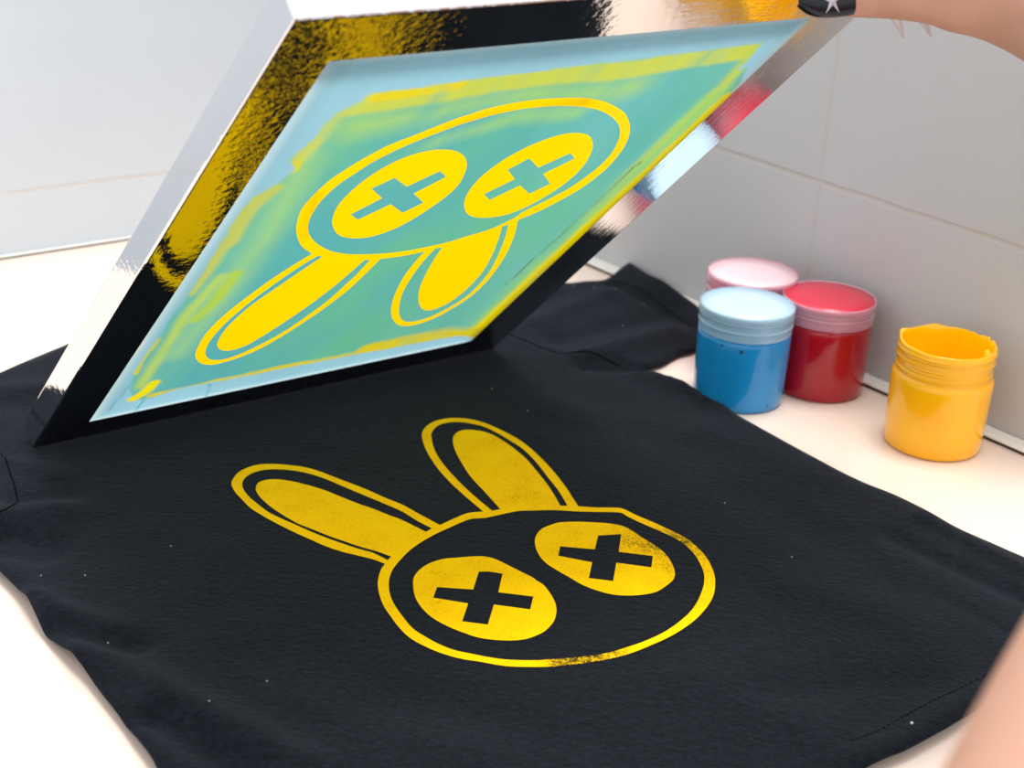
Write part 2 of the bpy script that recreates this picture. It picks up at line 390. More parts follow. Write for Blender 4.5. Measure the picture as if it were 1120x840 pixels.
addo(op([(140,342),(62,379),(0,405)])); addo(op([(-95,448)]), True); addo(op([(-120,500),(-135,560)])); addo(op([(-140,596)]), True); addo(op([(-75,598)]))
ol = catmull(outline_pts, 10, True, corners)
# even spacing plus a little cloth waviness
def resample(pts, step):
    out = []
    n = len(pts)
    for i in range(n):
        a, b = pts[i], pts[(i+1) % n]; d = (b-a).length; k = max(1, int(round(d/step)))
        out += [a.lerp(b, j/k) for j in range(k)]
    return out
ol = resample(ol, .006)
ol2 = []
for i, p in enumerate(ol):
    t = (ol[(i+1) % len(ol)]-ol[i-1]).normalized(); n = Vector((-t.y, t.x, 0))
    ol2.append(p + n*.0014*(noise.noise(p*28)))
ol = ol2
outline = [(p.x, p.y) for p in ol]
allprint = [[(at(p).x, at(p).y) for p in lp] for lp in shirt_loops]
pr = np.array(allprint[0]); pc = pr.mean(0); 
# wrinkle ridges: photo points on the cloth, height, width
ridges = [((1010,565),(1130,628),.0016,.006),((975,585),(1160,672),-.0016,.008),((1030,650),(1115,700),-.0008,.004),
 ((0,592),(45,600),-.0042,.012),((-60,575),(60,560),.0030,.016),((20,548),(70,545),-.0016,.009),((40,660),(110,690),.0022,.011),((60,690),(150,705),-.0022,.009),
 ((90,720),(160,745),.0020,.011),((180,765),(330,835),.0026,.013),((175,785),(270,845),-.0024,.010),((120,735),(150,790),-.0015,.009),
 ((700,405),(800,440),.0030,.012),((680,400),(770,420),-.0022,.008),((640,400),(700,404),-.0025,.008),((600,440),(760,475),.0012,.02),
 ((590,352),(665,322),.0018,.012),((610,372),(720,345),-.0018,.012),((640,392),(735,366),.0030,.012),((560,345),(600,322),-.0016,.012),
 ((692,305),(740,330),.0016,.012),((665,312),(762,357),-.0016,.0045),((560,400),(700,470),-.0009,.02),((770,470),(1000,560),.0012,.018),((820,540),(1000,640),-.0012,.022),
 ((880,640),(1010,690),.0010,.02),((760,740),(900,800),.0010,.02),((850,760),(1010,745),-.0010,.014),((300,760),(500,820),.0012,.022),((420,770),(620,800),-.0010,.02),((20,440),(60,470),-.0012,.014),((-10,430),(40,425),.0014,.014),
 ((10,500),(60,520),.0014,.01),((0,626),(60,700),.0020,.014),((80,722),(168,835),.0018,.012),((950,836),(1080,765),.0020,.013)]
RD = [(np.array(at(a)[:2]), np.array(at(b)[:2]), h, w) for a, b, h, w in ridges]
tip = np.array(at((689,285), ZTIP)[:2]); tip3 = np.array(at((712,312), .004)[:2]); tip2 = np.array(at((728,311), ZTIP*.7)[:2])
def shirt_z(P):
    P = np.atleast_2d(P)
    dist, _ = segdist(P, outline)
    z = np.zeros(len(P))
    for a, b, h, w in RD:
        d = b-a; t = ((P-a)@d)/(d@d); tc = np.clip(t, 0, 1); e = np.hypot(*(P-a-tc[:, None]*d).T)
        z += (2.0 if abs(h) > .0013 else 1.5)*h*np.exp(-(e/w)**2)
    lown = np.array([noise.noise(Vector((x*9, y*9, 3.1)))*.0016 + noise.noise(Vector((x*30, y*30, 9.1)))*.0005 for x, y in P])
    z += lown
    dp, _ = segdist(P, pr); inp = evenodd(P, [allprint[0]]); dp[inp] = 0
    z *= np.clip(dp/.03, 0, 1)**1.5*(3-2*np.clip(dp/.03, 0, 1)) if False else np.clip(dp/.035, 0, 1)
    hp = np.array([[*(Vector((x, y, 0))-FP)[:2]] for x, y in P]); hu = hp@np.array(FU[:2]); hn = hp@np.array(N0[:2])
    near = np.exp(-(hn/.02)**2)*((hu > -.02) & (hu < .37)); z = z*(1-near) - .0004*near
    z = z - .0016*np.exp(-dist/.004) 
    z += .004*np.exp(-(np.hypot(*(P-tip3).T)/.030)**2)
    z += ZTIP*np.exp(-(np.hypot(*(P-tip).T)/.028)**2) + ZTIP*.45*np.exp(-(np.hypot(*(P-tip2).T)/.022)**2)
    return np.maximum(z, ZT+.0016)
xs = np.array(outline); x0, y0 = xs.min(0); x1, y1 = xs.max(0)
g = .0055
gx, gy = np.meshgrid(np.arange(x0, x1, g), np.arange(y0, y1, g)); gx[::2] += g*.5
gp = np.stack([gx.ravel(), gy.ravel()], 1); ins = evenodd(gp, [outline]); gp = gp[ins]; d, _ = segdist(gp, outline); gp = gp[d > .003]
vv, ff = cdt([tuple(p) for p in gp], [outline])
cen = np.array([vv[f].mean(0) for f in ff]); keep = evenodd(cen, [outline])
zz = shirt_z(vv)
bm = bmesh.new(); bv = [bm.verts.new((x, y, z)) for (x, y), z in zip(vv, zz)]
for f, k in zip(ff, keep):
    if k: bm.faces.new([bv[i] for i in f])
bmesh.ops.recalc_face_normals(bm, faces=bm.faces)
if sum(f.normal.z for f in bm.faces) < 0: bmesh.ops.reverse_faces(bm, faces=bm.faces)
# rolled rim and the layer that tucks back under it
be = [e for e in bm.edges if e.is_boundary]
bverts = {}
for e in be:
    for w in e.verts: bverts.setdefault(w, []).append(e)
def inward(w):
    nn = Vector((0,0,0))
    for e in bverts[w]:
        a, b = e.verts; t = (b.co-a.co); t.z = 0; n = Vector((-t.y, t.x, 0)).normalized()
        c = e.link_faces[0].calc_center_median(); n = n if n.dot(c-a.co) > 0 else -n; nn += n
    return nn.normalized()
ringA, ringB = {}, {}
for w in list(bverts):
    n = inward(w)
    ringA[w] = bm.verts.new((w.co.x+n.x*.0002, w.co.y+n.y*.0002, w.co.z-.0011))
    ringB[w] = bm.verts.new((w.co.x+n.x*.022, w.co.y+n.y*.022, ZT+.0003))
for e in be:
    a, b = e.verts
    bm.faces.new((a, b, ringA[b], ringA[a])); bm.faces.new((ringA[a], ringA[b], ringB[b], ringB[a]))
bmesh.ops.recalc_face_normals(bm, faces=bm.faces)
shirt = empty('t_shirt', (0, 0, 0)); tag(shirt, 'black cotton t-shirt spread on the table with a yellow bunny print', 'shirt')
link('fabric', bm, M_FAB, shirt, True)
# the print
def loops_mesh(name, loops, z, m, parent, gstep):
    a = np.array([p for lp in loops for p in lp]); x0, y0 = a.min(0); x1, y1 = a.max(0)
    gx, gy = np.meshgrid(np.arange(x0, x1, gstep), np.arange(y0, y1, gstep)); gp = np.stack([gx.ravel(), gy.ravel()], 1)
    gp = gp[evenodd(gp, loops)]
    vv, ff = cdt([tuple(p) for p in gp], loops); cen = np.array([vv[f].mean(0) for f in ff]); k = evenodd(cen, loops)
    bm = bmesh.new(); zz = shirt_z(vv)+z
    bv = [bm.verts.new((x, y, c)) for (x, y), c in zip(vv, zz)]
    for f, kk in zip(ff, k):
        if kk: bm.faces.new([bv[i] for i in f])
    bmesh.ops.delete(bm, geom=[w for w in bm.verts if not w.link_faces], context='VERTS')
    for f in bm.faces:
        f.normal_update()
        if f.normal.z < 0: f.normal_flip()
    o = link(name, bm, m, parent, True); return o
po = loops_mesh('bunny_print', allprint, .00035, M_INK, shirt, .006)
tag(po, 'yellow bunny head print with crossed-out eyes')
# worn ink: a starved patch on the chin line and the thin right side
at_ = po.data.attributes.new('thin', 'FLOAT', 'POINT')
pts = np.array([v.co[:2] for v in po.data.vertices])
def blob(px, r): c = np.array(at(px)[:2]); return np.exp(-(np.hypot(*(pts-c).T)/r)**2)
th = .75*blob((618,726), .011)+.75*blob((645,722), .012)+.6*blob((668,715), .010)+.32*blob((740,600), .03)+.25*blob((700,600), .03)+.35*blob((745,590), .02)+.12*blob((570,540), .03)
at_.data.foreach_set('value', np.clip(th, 0, 1))
# seams
def seam(pxs, name='seam', r=.0006, lift=-.0001, lab=None):
    P = [at(p) for p in pxs]; cur = catmull(P, 10, False); z = shirt_z(np.array([(p.x, p.y) for p in cur]))
    o = link(name, tube_bm([Vector((p.x, p.y, c+lift)) for p, c in zip(cur, z)], r), M_SEAM, shirt, True)
    return o
seam([(540,352),(553,364),(575,374),(600,384),(625,391),(650,393.5),(680,397)])
seam([(-40,455),(0,496),(11,518),(18,541),(18,556),(9,566),(-4,570)])
seam([(668,309),(700,322),(735,341),(762,357)], r=.0004)
# stitched bottom hem: a row of short stitches
hem = catmull([at(p) for p in [(930,815),(960,803),(995,783),(1030,764),(1060,750),(1110,718)]], 14, False)
bm = bmesh.new()
for i in range(0, len(hem)-2, 2):
    z = shirt_z(np.array([(hem[i].x, hem[i].y), (hem[i+1].x, hem[i+1].y)]))
    tube_bm([Vector((hem[i].x, hem[i].y, z[0]+.0001)), Vector((hem[i+1].x, hem[i+1].y, z[1]+.0001))], .00035, 6, bm)
link('hem_stitching', bm, M_SEAM, shirt)
bm = bmesh.new()
for p in [(996,798),(682,353),(93,630),(187,598),(292,748),(704,333),(627,313),(650,316),(673,318),(229,777),(577,450),(793,549),(118,700),(45,632),(538,425),(866,610)]:
    c = at(p); z = shirt_z(np.array([(c.x, c.y)]))[0]
    bmesh.ops.create_icosphere(bm, subdivisions=1, radius=.00035 if p[0] != 996 else .0008, matrix=Matrix.Translation((c.x, c.y, z+.0003)))
tag(link('lint', bm, M_LINT, shirt), 'white lint specks', kind='stuff')

# ================================================================== printing frame
fr = empty('screen_printing_frame'); fr.matrix_world = Matrix.Translation(FP) @ Matrix((( FU.x, FV.x, FN.x), (FU.y, FV.y, FN.y), (FU.z, FV.z, FN.z))).to_4x4()
tag(fr, 'raised aluminium frame with green stencil mesh, tilted above the yellow print', 'screen')
OW, OL, TH = .7765*S, 1.0385*S, .042*S
IX0, IX1, IY0, IY1 = .0655*S, .697*S, .064*S, .9637*S
def rail(quad, m):
    bm = prism_bm(quad, -TH, 0)
    isin = lambda c: IX0-1e-5 < c.x < IX1+1e-5 and IY0-1e-5 < c.y < IY1+1e-5
    es = [e for e in bm.edges if abs((e.verts[0].co-e.verts[1].co).z) < 1e-6 and not isin(e.verts[0].co) and not isin(e.verts[1].co) and
          not any((abs(e.verts[0].co.x-a[0]) < 1e-6 and abs(e.verts[0].co.y-a[1]) < 1e-6 and abs(e.verts[1].co.x-b[0]) < 1e-6 and abs(e.verts[1].co.y-b[1]) < 1e-6)
                  for a, b in ((quad[0], quad[3]), (quad[3], quad[0]), (quad[1], quad[2]), (quad[2], quad[1])))]
    bmesh.ops.bevel(bm, geom=es, offset=.0014, segments=3, profile=.5, affect='EDGES')
    o = link('rail', bm, m, fr)
    for p in o.data.polygons: p.use_smooth = False
    return o
rail([(0,0),(OW,0),(IX1,IY0),(IX0,IY0)], M_RAIL_X)
rail([(0,OL),(OW,OL),(IX1,IY1),(IX0,IY1)][::1], M_RAIL_X)
rail([(0,0),(0,OL),(IX0,IY1),(IX0,IY0)], M_RAIL_L)
rail([(OW,0),(OW,OL),(IX1,IY1),(IX1,IY0)], M_RAIL_R)
# mesh sheet and open (inked) stencil area, one sheet cut along the drawing
sl = [[fuv(p) for p in lp] for lp in scr_loops]
gs = .0017
gx, gy = np.meshgrid(np.linspace(IX0-.0005, IX1+.0005, int((IX1-IX0)/gs)), np.linspace(IY0-.0005, IY1+.0005, int((IY1-IY0)/gs)))
gp = np.stack([gx.ravel(), gy.ravel()], 1)
vv, ff = cdt([tuple(p) for p in gp], sl)
cen = np.array([vv[f].mean(0) for f in ff]); inside = evenodd(cen, sl)
ZM = -.0004
def sheet(name, sel, m, colfn):
    used = sorted({i for f, s in zip(ff, sel) if s for i in f}); idx = {i: k for k, i in enumerate(used)}
    me = bpy.data.meshes.new(name)
    fc = []
    for f, s in zip(ff, sel):
        if not s: continue
        a, b, c = (vv[i] for i in f); cr = (b[0]-a[0])*(c[1]-a[1])-(b[1]-a[1])*(c[0]-a[0])
        fc.append([idx[i] for i in (f if cr > 0 else f[::-1])])
    me.from_pydata([(vv[i][0], vv[i][1], ZM) for i in used], [], fc)
    o = link(name, me, m, fr)
    col = colfn(vv[used]); ca = me.color_attributes.new('dye', 'FLOAT_COLOR', 'POINT')
    ca.data.foreach_set('color', np.concatenate([col, np.ones((len(col), 1))], 1).ravel().astype(np.float32))
    return o
def fn2(P, sx, sy, seed, octv=3):
    out = np.zeros(len(P))
    for i, (x, y) in enumerate(P):
        out[i] = noise.fractal(Vector((x*sx, y*sy, seed)), .6, 2.0, octv)
    return out
def Lc(*c): return np.array(lin(*c))
def pl(pxs): return [fuv(p) for p in pxs]
G = pl([(403,104),(520,87),(650,70),(750,58),(835,47),(818,68),(808,77),(821,73),(812,90),(800,103),(815,120),(700,240),(540,385),(522,371),(500,368),(420,383),(350,396),(280,410),(200,425),(163,437),(143,440),(141,425),(146,408),(155,393),(172,370),(200,330),(223,297),(235,275),(247,258),(262,232),(275,217),(300,203),(322,186),(316,175),(343,153),(356,137),(371,123),(393,112)])
def sheet_col(P):
    along = fn2(P, 14, 3, 1.3); acr = fn2(P, 45, 9, 5.5); big = fn2(P, 7, 5, 8.8); fine = fn2(P, 70, 30, 2.2)
    Pw = P + np.stack([fine*.0012, fine*.0010], 1)
    d, _ = segdist(Pw, G); ins = evenodd(Pw, [G]); sd = np.where(ins, d, -d)
    U, V = P[:, 0]/S, P[:, 1]/S
    blue = Lc(150,198,212)*(1+.06*along[:, None])
    # pale rim of bare mesh beside the rails
    rim = np.minimum(np.minimum(P[:, 0]-IX0, IX1-P[:, 0])*1.0, np.minimum(P[:, 1]-IY0, IY1-P[:, 1])*1.4)
    pale = np.clip(1-rim/.0075, 0, 1)*.75
    blue = blue*(1-pale[:, None]) + Lc(215,235,238)*pale[:, None]
    t1, t2, t3 = Lc(92,174,172), Lc(106,186,146), Lc(122,194,192)
    w = np.clip(.5+.9*big+.35*(V-.55)+.3*along, 0, 1)[:, None]; teal = t1*(1-w)+t2*w
    w = np.clip((U-.45)*2.0+.6*along+.3*acr, 0, 1)[:, None]*.55; teal = teal*(1-w)+t3*w
    w = np.clip(1-abs(U-.1)/.09, 0, 1)[:, None]*.35; teal = teal*(1-w)+Lc(140,205,160)*w
    e = np.clip(sd/.0016, 0, 1)[:, None]; col = blue*(1-e)+teal*e
    def stroke(col, pxs, w, c, alpha, soft=.5, wob=.5, w2=None, clip=True, streak=.35):
        d, t = segdist(Pw + np.stack([along, along], 1)*.004*wob, pl(pxs), False)
        ww = w if w2 is None else w+(w2-w)*t
        a = np.clip((ww-d)/(ww*soft), 0, 1)*alpha
        a = a*np.clip(1+streak*acr*1.6, 0, 1.2); a = np.clip(a, 0, 1)
        if clip: a = a*np.clip(sd/.0012, 0, 1)
        return col*(1-a[:, None])+Lc(*c)*a[:, None]
    # hazy yellow wash left by the squeegee
    col = stroke(col, [(400,135),(560,110),(700,92)], .020, (176,212,96), .55, 1, 1.5)
    col = stroke(col, [(470,160),(560,132),(640,120)], .012, (170,212,110), .5, 1, 1.5)
    col = stroke(col, [(340,175),(300,250),(250,320),(200,385)], .016, (170,212,120), .5, 1, 1.0)
    col = stroke(col, [(400,112),(480,101),(560,90),(700,73),(825,56)], .013, (196,206,84), .92, .35, .8, .010)
    col = stroke(col, [(398,108),(450,101),(500,93)], .0065, (226,208,40), .9, .4, .4)
    col = stroke(col, [(830,52),(790,95),(700,180),(650,235)], .007, (186,206,88), .8, .7, .5, .010)
    col = stroke(col, [(268,222),(245,262),(225,295),(205,325)], .014, (190,200,98), .85, .8, 1.2, .004)
    col = stroke(col, [(300,208),(270,232),(250,268)], .007, (190,200,98), .8, .6, .8)
    col = stroke(col, [(258,300),(236,330),(215,350)], .006, (178,205,70), .75, .6, .8)
    col = stroke(col, [(240,305),(205,345),(180,385),(160,420)], .007, (190,214,86), .7, .8, 1.4)
    col = stroke(col, [(345,156),(330,172),(322,186)], .005, (212,206,66), .85, .4, .3)
    col = stroke(col, [(393,113),(371,126),(350,150),(335,170)], .008, (190,206,110), .7, .7, .5)
    col = stroke(col, [(148,410),(155,395),(172,372)], .0024, (212,208,50), .9, .4, .3)
    col = stroke(col, [(790,112),(700,200),(620,275),(540,352)], .026, (150,208,112), .7, .5, .6, .026)
    col = stroke(col, [(800,106),(740,165),(676,226),(600,297),(525,368)], .009, (244,222,10), 1, .35, .5, .018)
    col = stroke(col, [(520,368),(480,368),(440,374),(400,382)], .020, (216,200,36), .95, .5, 1.0, .010)
    col = stroke(col, [(430,380),(350,396),(260,413),(170,431)], .0075, (218,200,50), .95, .5, .7, .004)
    col = stroke(col, [(172,418),(162,428),(148,436)], .0055, (240,224,20), 1, .4, .5, clip=False)
    col = stroke(col, [(553,312),(600,270),(640,234),(686,191),(700,178)], .0011, (92,92,34), .8, .5, .05)
    col = stroke(col, [(700,178),(760,125),(800,85)], .0012, (190,200,60), .5, .6, .05)
    col = stroke(col, [(357,66),(97,461)], .0016, (232,232,206), .8, .6, .05, clip=False)
    for a, b in (((230,420),(222,446)), ((158,437),(151,450)), ((119,450),(150,412))):
        col = stroke(col, [a, b], .0009, (90,170,185), .7, .5, .05, clip=False)
    return np.clip(col, 0, 1)*.74
def ink_col(P):
    big = fn2(P, 9, 9, 4.4); col = np.tile(Lc(255,226,2)*np.array([.78,.66,.5]), (len(P), 1))
    d, t = segdist(P, pl([(415,180),(470,152),(530,131),(590,118),(640,112)]), False)
    w = np.clip(1-d/.010, 0, 1)*np.clip(.75+.9*big, 0, 1)*1.2; w = np.clip(w, 0, 1)
    col = col*(1-w[:, None])+Lc(252,196,4)*np.array([.78,.52,.5])*w[:, None]
    d, t = segdist(P, pl([(345,215),(335,260)]), False); w = np.clip(1-d/.006, 0, 1)*.35
    return col*(1-w[:, None])+Lc(252,196,4)*np.array([.78,.52,.5])*w[:, None]
def film_mat(name, trans, rough, weave):
    m = mat(name, (1,1,1), rough, spec=.35, coat=.0); b = bsdf(m)
    a = nd(m, 'ShaderNodeAttribute', attribute_name='dye')
    v = coords(m, (1,1,1)); s1 = noise_n(m, coords(m, (260, 16, 1)), 1, 3, .6); s2 = noise_n(m, v, 900, 2)
    c = mixc(m, weave, a.outputs['Color'], mixc(m, s1, (.55,.55,.55), (1.25,1.25,1.25)), 'MULTIPLY')
    ln(m, c, b.inputs['Base Color']); bump(m, s2, .15, .0003)
    tr = nd(m, 'ShaderNodeBsdfTranslucent'); ln(m, c, tr.inputs['Color'])
    mx = nd(m, 'ShaderNodeMixShader'); mx.inputs[0].default_value = trans
    ln(m, b.outputs[0], mx.inputs[1]); ln(m, tr.outputs[0], mx.inputs[2])
    ln(m, mx.outputs[0], m.node_tree.nodes['Material Output'].inputs['Surface']); return m
M_FILM = film_mat('stencil_mesh', .80, .30, .18); M_OPEN = film_mat('wet_yellow_ink', .80, .25, .02)
sheet('stencil_mesh', ~inside, M_FILM, sheet_col)
tag(sheet('bunny_stencil', inside, M_OPEN, ink_col), 'upside-down yellow bunny stencil')

# ================================================================== jars
RB = .0722*S
def jar_pos(px): p = at(px, ZT); return Vector((p.x, p.y, ZT))
def paint_mat(name, col, rough=.12):
    m = mat(name, col, .2, coat=.5, spec=.3)
    v = coords(m); n = noise_n(m, v, 35, 3)
    ln(m, mixc(m, ramp(m, n, [(.35, (0,0,0)), (.7, (1,1,1))]), col, tuple(min(1, k*1.12+.004) for k in col)), bsdf(m).inputs['Base Color'])
    return m
def clear_mat(name, tint, alpha):
    m = mat(name, tint, .12, spec=.5, coat=.6); b = bsdf(m)
    n = noise_n(m, coords(m, (60, 60, 400)), 1, 2)
    a = math_n(m, 'ADD', alpha-.12, math_n(m, 'MULTIPLY', n, .24))
    ln(m, a, b.inputs['Alpha']); return m
def ring_prof(r0, z0, z1, grooves, depth=.0006):
    out = []; n = 40
    for i in range(n+1):
        z = z0+(z1-z0)*i/n; r = r0
        for g in grooves: r += depth*math.exp(-((z-g)/.0008)**2)
        out.append((r, z))
    return out
def closed_jar(px, h, paint, lidtop, shell, label, flecks=(), lidr=.0737*S, disc=None, level=.116):
    t = empty('paint_jar', jar_pos(px)); tag(t, label, 'paint jar', 'closed paint jars')
    H = h*S; zl = level*S
    body = [(0, 0), (RB*.90, 0), (RB*.955, .0008), (RB*.975, .003), (RB*.99, .02), (RB, zl*.8), (RB, zl-.003), (RB*.985, zl-.0008), (RB*.95, zl), (RB*.90, zl+.0004), (RB*.90, H-.006), (RB*.88, H-.0045), (0, H-.0045)]
    b = link('jar_body', lathe(body), paint, t, True)
    lp = [(lidr*.955, zl+.0008), (lidr*.975, zl+.0006)] + ring_prof(lidr*.985, zl+.001, H-.0042, [zl+.0070, H-.0062, H-.0045]) + [(lidr, H-.0035), (lidr, H-.0009), (lidr*.992, H-.0001), (lidr*.975, H), (lidr*.967, H-.0004), (lidr*.966, H-.0010)]
    l = link('lid', lathe(lp), shell, t, True)
    link('lid_top', lathe([(lidr*.965, H-.0030), (lidr*.966, H-.0008), (lidr*.6, H-.0007), (0, H-.0006)]), lidtop, l, True)
    for (a, z, r) in flecks:
        bm = bmesh.new(); bmesh.ops.create_icosphere(bm, subdivisions=2, radius=r)
        for w in bm.verts: w.co = Vector((w.co.x*.25, w.co.y*(.8+.3*math.sin(w.co.z*3000)), w.co.z))
        for w in bm.verts:
            q = Vector((RB*.997+w.co.x, w.co.y, z+w.co.z)); w.co = Matrix.Rotation(a, 3, 'Z') @ q
        link('paint_fleck', bm, flk, t, True)
    return t
flk = mat('dark_blue_fleck', lin(20,60,95), .4)
toward = math.radians(-100)
closed_jar((806,434), .158, paint_mat('sky_blue_paint', lin(20,135,200)), mat('pale_blue_lid_top', lin(190,216,234), .35, coat=.3),
  clear_mat('clear_lid_blue', lin(185,222,242), .58), 'jar of sky blue paint with a pale blue lid, in front of the pink one',
  [(toward-.42, .1085*S, .0011), (toward+.02, .104*S, .0017), (toward-.6, .109*S, .0006), (toward-.35, .05*S, .0005), (toward-.05, .045*S, .0006), (toward+.75, .012*S, .0008)])
closed_jar((894,423), .156, paint_mat('crimson_paint', lin(160,4,28)), mat('crimson_lid_top', lin(214,40,66), .4, coat=.3),
  clear_mat('clear_lid_red', lin(245,200,222), .42), 'jar of crimson red paint with a clear rimmed lid, between blue and yellow jars', level=.120)
closed_jar((812,397), .160, paint_mat('pink_paint', lin(235,120,150)), mat('pale_pink_lid_top', lin(238,205,212), .4, coat=.3),
  clear_mat('clear_lid_pink', lin(240,170,188), .5), 'jar of pink paint with a pale pink lid, half hidden behind the blue jar', level=.118)
# open yellow jar
YM = paint_mat('golden_yellow_paint', lin(255,178,0)); YI = paint_mat('wet_yellow_inside', lin(255,200,0), .1)
yj = empty('paint_jar', jar_pos((1018.5,484))); tag(yj, 'open jar of golden yellow paint without a lid, rightmost on the table', 'paint jar')
Rb, Rn, H = .0745*S, .0685*S, .163*S
prof = [(0, 0), (Rb*.88, 0), (Rb*.94, .0010), (Rb*.965, .0035), (Rb*.98, .018), (Rb*.995, .040), (Rb, .047), (Rb*.995, .0500), (Rb*.97, .0518), (Rn*1.01, .0528)]
zb = .0532
prof += [(Rn+.0011*math.exp(-((z-(zb+.0032))/.0008)**2), z) for z in np.linspace(zb, zb+.006, 14)]
zend = H
prof2 = [(Rn+.0004, z) for z in np.linspace(zb+.0065, zend-.001, 12)] + [(Rn, zend-.0003), (Rn-.0006, zend), (Rn-.0015, zend-.0004)]
nseg = 128
def yfn(r, z, a, k):
    if z > zb+.0062:                                   # screw thread plus clotted paint on the rim
        ph = ((a/(2*math.pi)) % 1.0)
        zt = zb+.0085+.0052*ph*.55
        r += .0014*math.exp(-((z-zt)/.0009)**2) + .0013*math.exp(-((z-zt-.0056)/.0009)**2)*1.0
        w = max(0, (z-(zend-.006))/.006)
        n = noise.noise(Vector((math.cos(a)*3.2, math.sin(a)*3.2, 7)))
        n2 = noise.noise(Vector((math.cos(a)*9, math.sin(a)*9, 3)))
        z += w*(.0008*n+.0004*n2); r += w*(.0006*n2)
        for a0, h0, wd in ((2.75, .0016, .16), (2.45, .0010, .10), (.1, .0010, .14), (-.15, .0008, .14), (.42, .0006, .10), (1.6, .0008, .2)):
            dd = math.atan2(math.sin(a-a0), math.cos(a-a0)); z += w*h0*math.exp(-(dd/wd)**2); r += w*.0008*math.exp(-(dd/wd)**2)
    return r, z
link('jar_body', lathe(prof+prof2, nseg, yfn), YM, yj, True)
Ri = Rn-.0015
def ifn(r, z, a, k):
    n = noise.noise(Vector((math.cos(a)*2.2*r*40, math.sin(a)*2.2*r*40, z*120+k*.1)))
    if k == 0: return yfn(Ri, zend-.0004, a, 0)
    return r+.0007*n, z+.0010*n
inner = [(Ri, zend-.0004)]+[(Ri-.0002, z) for z in np.linspace(zend-.002, .045, 9)]+[(Ri*.9, .0435), (Ri*.6, .0425), (Ri*.3, .043), (0, .0432)]
link('paint', lathe(inner, nseg, ifn), YI, yj, True)
for a, r, z, s in ((-.55, Ri-.002, zend-.004, .0022), (-.42, Ri-.003, zend-.0035, .0028), (-.68, Ri-.002, zend-.006, .0018), (2.7, Rn, zend+.0004, .0018), (2.5, Rn+.0002, zend-.0008, .0014), (.15, Rn+.0004, zend-.001, .0018), (-.02, Rn+.0007, zend-.004, .0020), (-.1, Rn+.0003, zend-.007, .0014), (.32, Rn, zend+.0003, .0012)):
    bm = bmesh.new(); k = bmesh.ops.create_icosphere(bm, subdivisions=3, radius=s)
    for w in k['verts']:
        w.co = w.co*(1+.35*noise.noise(w.co*500+Vector((a,)*3))); w.co.z *= 1.2
        w.co += Vector((r*math.cos(a), r*math.sin(a), z))
    link('paint_clot', bm, YI, yj, True)

# ================================================================== person: hand on the frame, forearm, upper arm near the lens
def off_under(px, off): return hit(px, FP+FN*off*S, FN)
skin_nodes = []; skin_edges = []
def node(p, r, parent=None):
    skin_nodes.append((p, r*S)); k = len(skin_nodes)-1
    if parent is not None: skin_edges.append((parent, k))
    return k
nodes = {}
w_palm = node(cs(1072, -14, 1.80), .050)
w_wrist = node(cs(1118, -2, 1.78), .063, w_palm)
w_f1 = node(cs(1190, 24, 1.70), .072, w_wrist)
w_f2 = node(cs(1290, 110, 1.50), .086, w_f1)
w_el = node(cs(1440, 325, 1.20), .088, w_f2)
w_u1 = node(cs(1340, 640, .92), .092, w_el)
w_u2 = node(cs(1258, 950, .66), .097, w_u1)
w_u3 = node(cs(1150, 1420, .48), .100, w_u2)
# thumb, laid over the rail corner
th0 = node(cs(1020, -6, 1.785), .038, w_palm)
th1 = node(cs(985, -5, 1.785), .0285, th0)
pk = off_under((957,-2), .026); th2 = node(pk, .0232, th1)
th3 = node(off_under((925,-1), .022), .0212, th2)
th4 = node(off_under((895,0), .018), .0165, th3)
th5 = node(off_under((882,1), .015), .0105, th4)
# four fingers wrapping behind the frame
kn = [((1030,-62,1.86),.026), ((1052,-72,1.90),.026), ((1075,-74,1.94),.025), ((1098,-68,1.98),.023)]
fingers = [
 [(985,-92,1.96,.0195), (948,-60,2.03,.0175), (956,-16,2.04,.0160), (979,13,2.03,.0125)],
 [(1012,-100,2.02,.0195), (975,-72,2.09,.0175), (986,-20,2.09,.0160), (1003,10,2.08,.0125)],
 [(1040,-100,2.07,.0185), (1005,-76,2.13,.0170), (1012,-30,2.13,.0150), (1026,-4,2.12,.0120)],
 [(1066,-92,2.10,.0165), (1036,-70,2.16,.0150), (1040,-38,2.16,.0135), (1050,-14,2.15,.0110)]]
tips = []
for (kp, kr), fg in zip(kn, fingers):
    last = node(cs(*kp), kr, w_palm)
    for x, y, d, r in fg: last = node(cs(x, y, d), r, last)
    tips.append(fg)
me = bpy.data.meshes.new('arm_skeleton'); me.from_pydata([tuple(p) for p, r in skin_nodes], skin_edges, [])
tmp = bpy.data.objects.new('arm_skeleton', me); C.objects.link(tmp)
sk = tmp.modifiers.new('s', 'SKIN'); sk.use_smooth_shade = True; sk.branch_smoothing = .4
for i, (p, r) in enumerate(skin_nodes):
    s = me.skin_vertices[0].data[i]; s.radius = (r, r); s.use_root = (i == 0)
sb = tmp.modifiers.new('b', 'SUBSURF'); sb.levels = 3; sb.render_levels = 3
dg = bpy.context.evaluated_depsgraph_get(); dg.update()
arm_me = bpy.data.meshes.new_from_object(tmp.evaluated_get(dg)); bpy.data.objects.remove(tmp)
arm_me.materials.clear()
M_SKIN = mat('skin', lin(205,150,126), .5, spec=.3, sss=.06)
m = M_SKIN; v = coords(m); n = noise_n(m, v, 22, 4, .6)
ln(m, mixc(m, n, lin(180,132,112), lin(200,154,132)), bsdf(m).inputs['Base Color'])
cr = noise_n(m, coords(m), 700, 4, .7); bump(m, cr, .25, .0006)
person = link('person', arm_me, M_SKIN, None, True)
tag(person, 'person with bare arm and black painted thumbnail lifting the frame corner, mostly out of view', 'person')
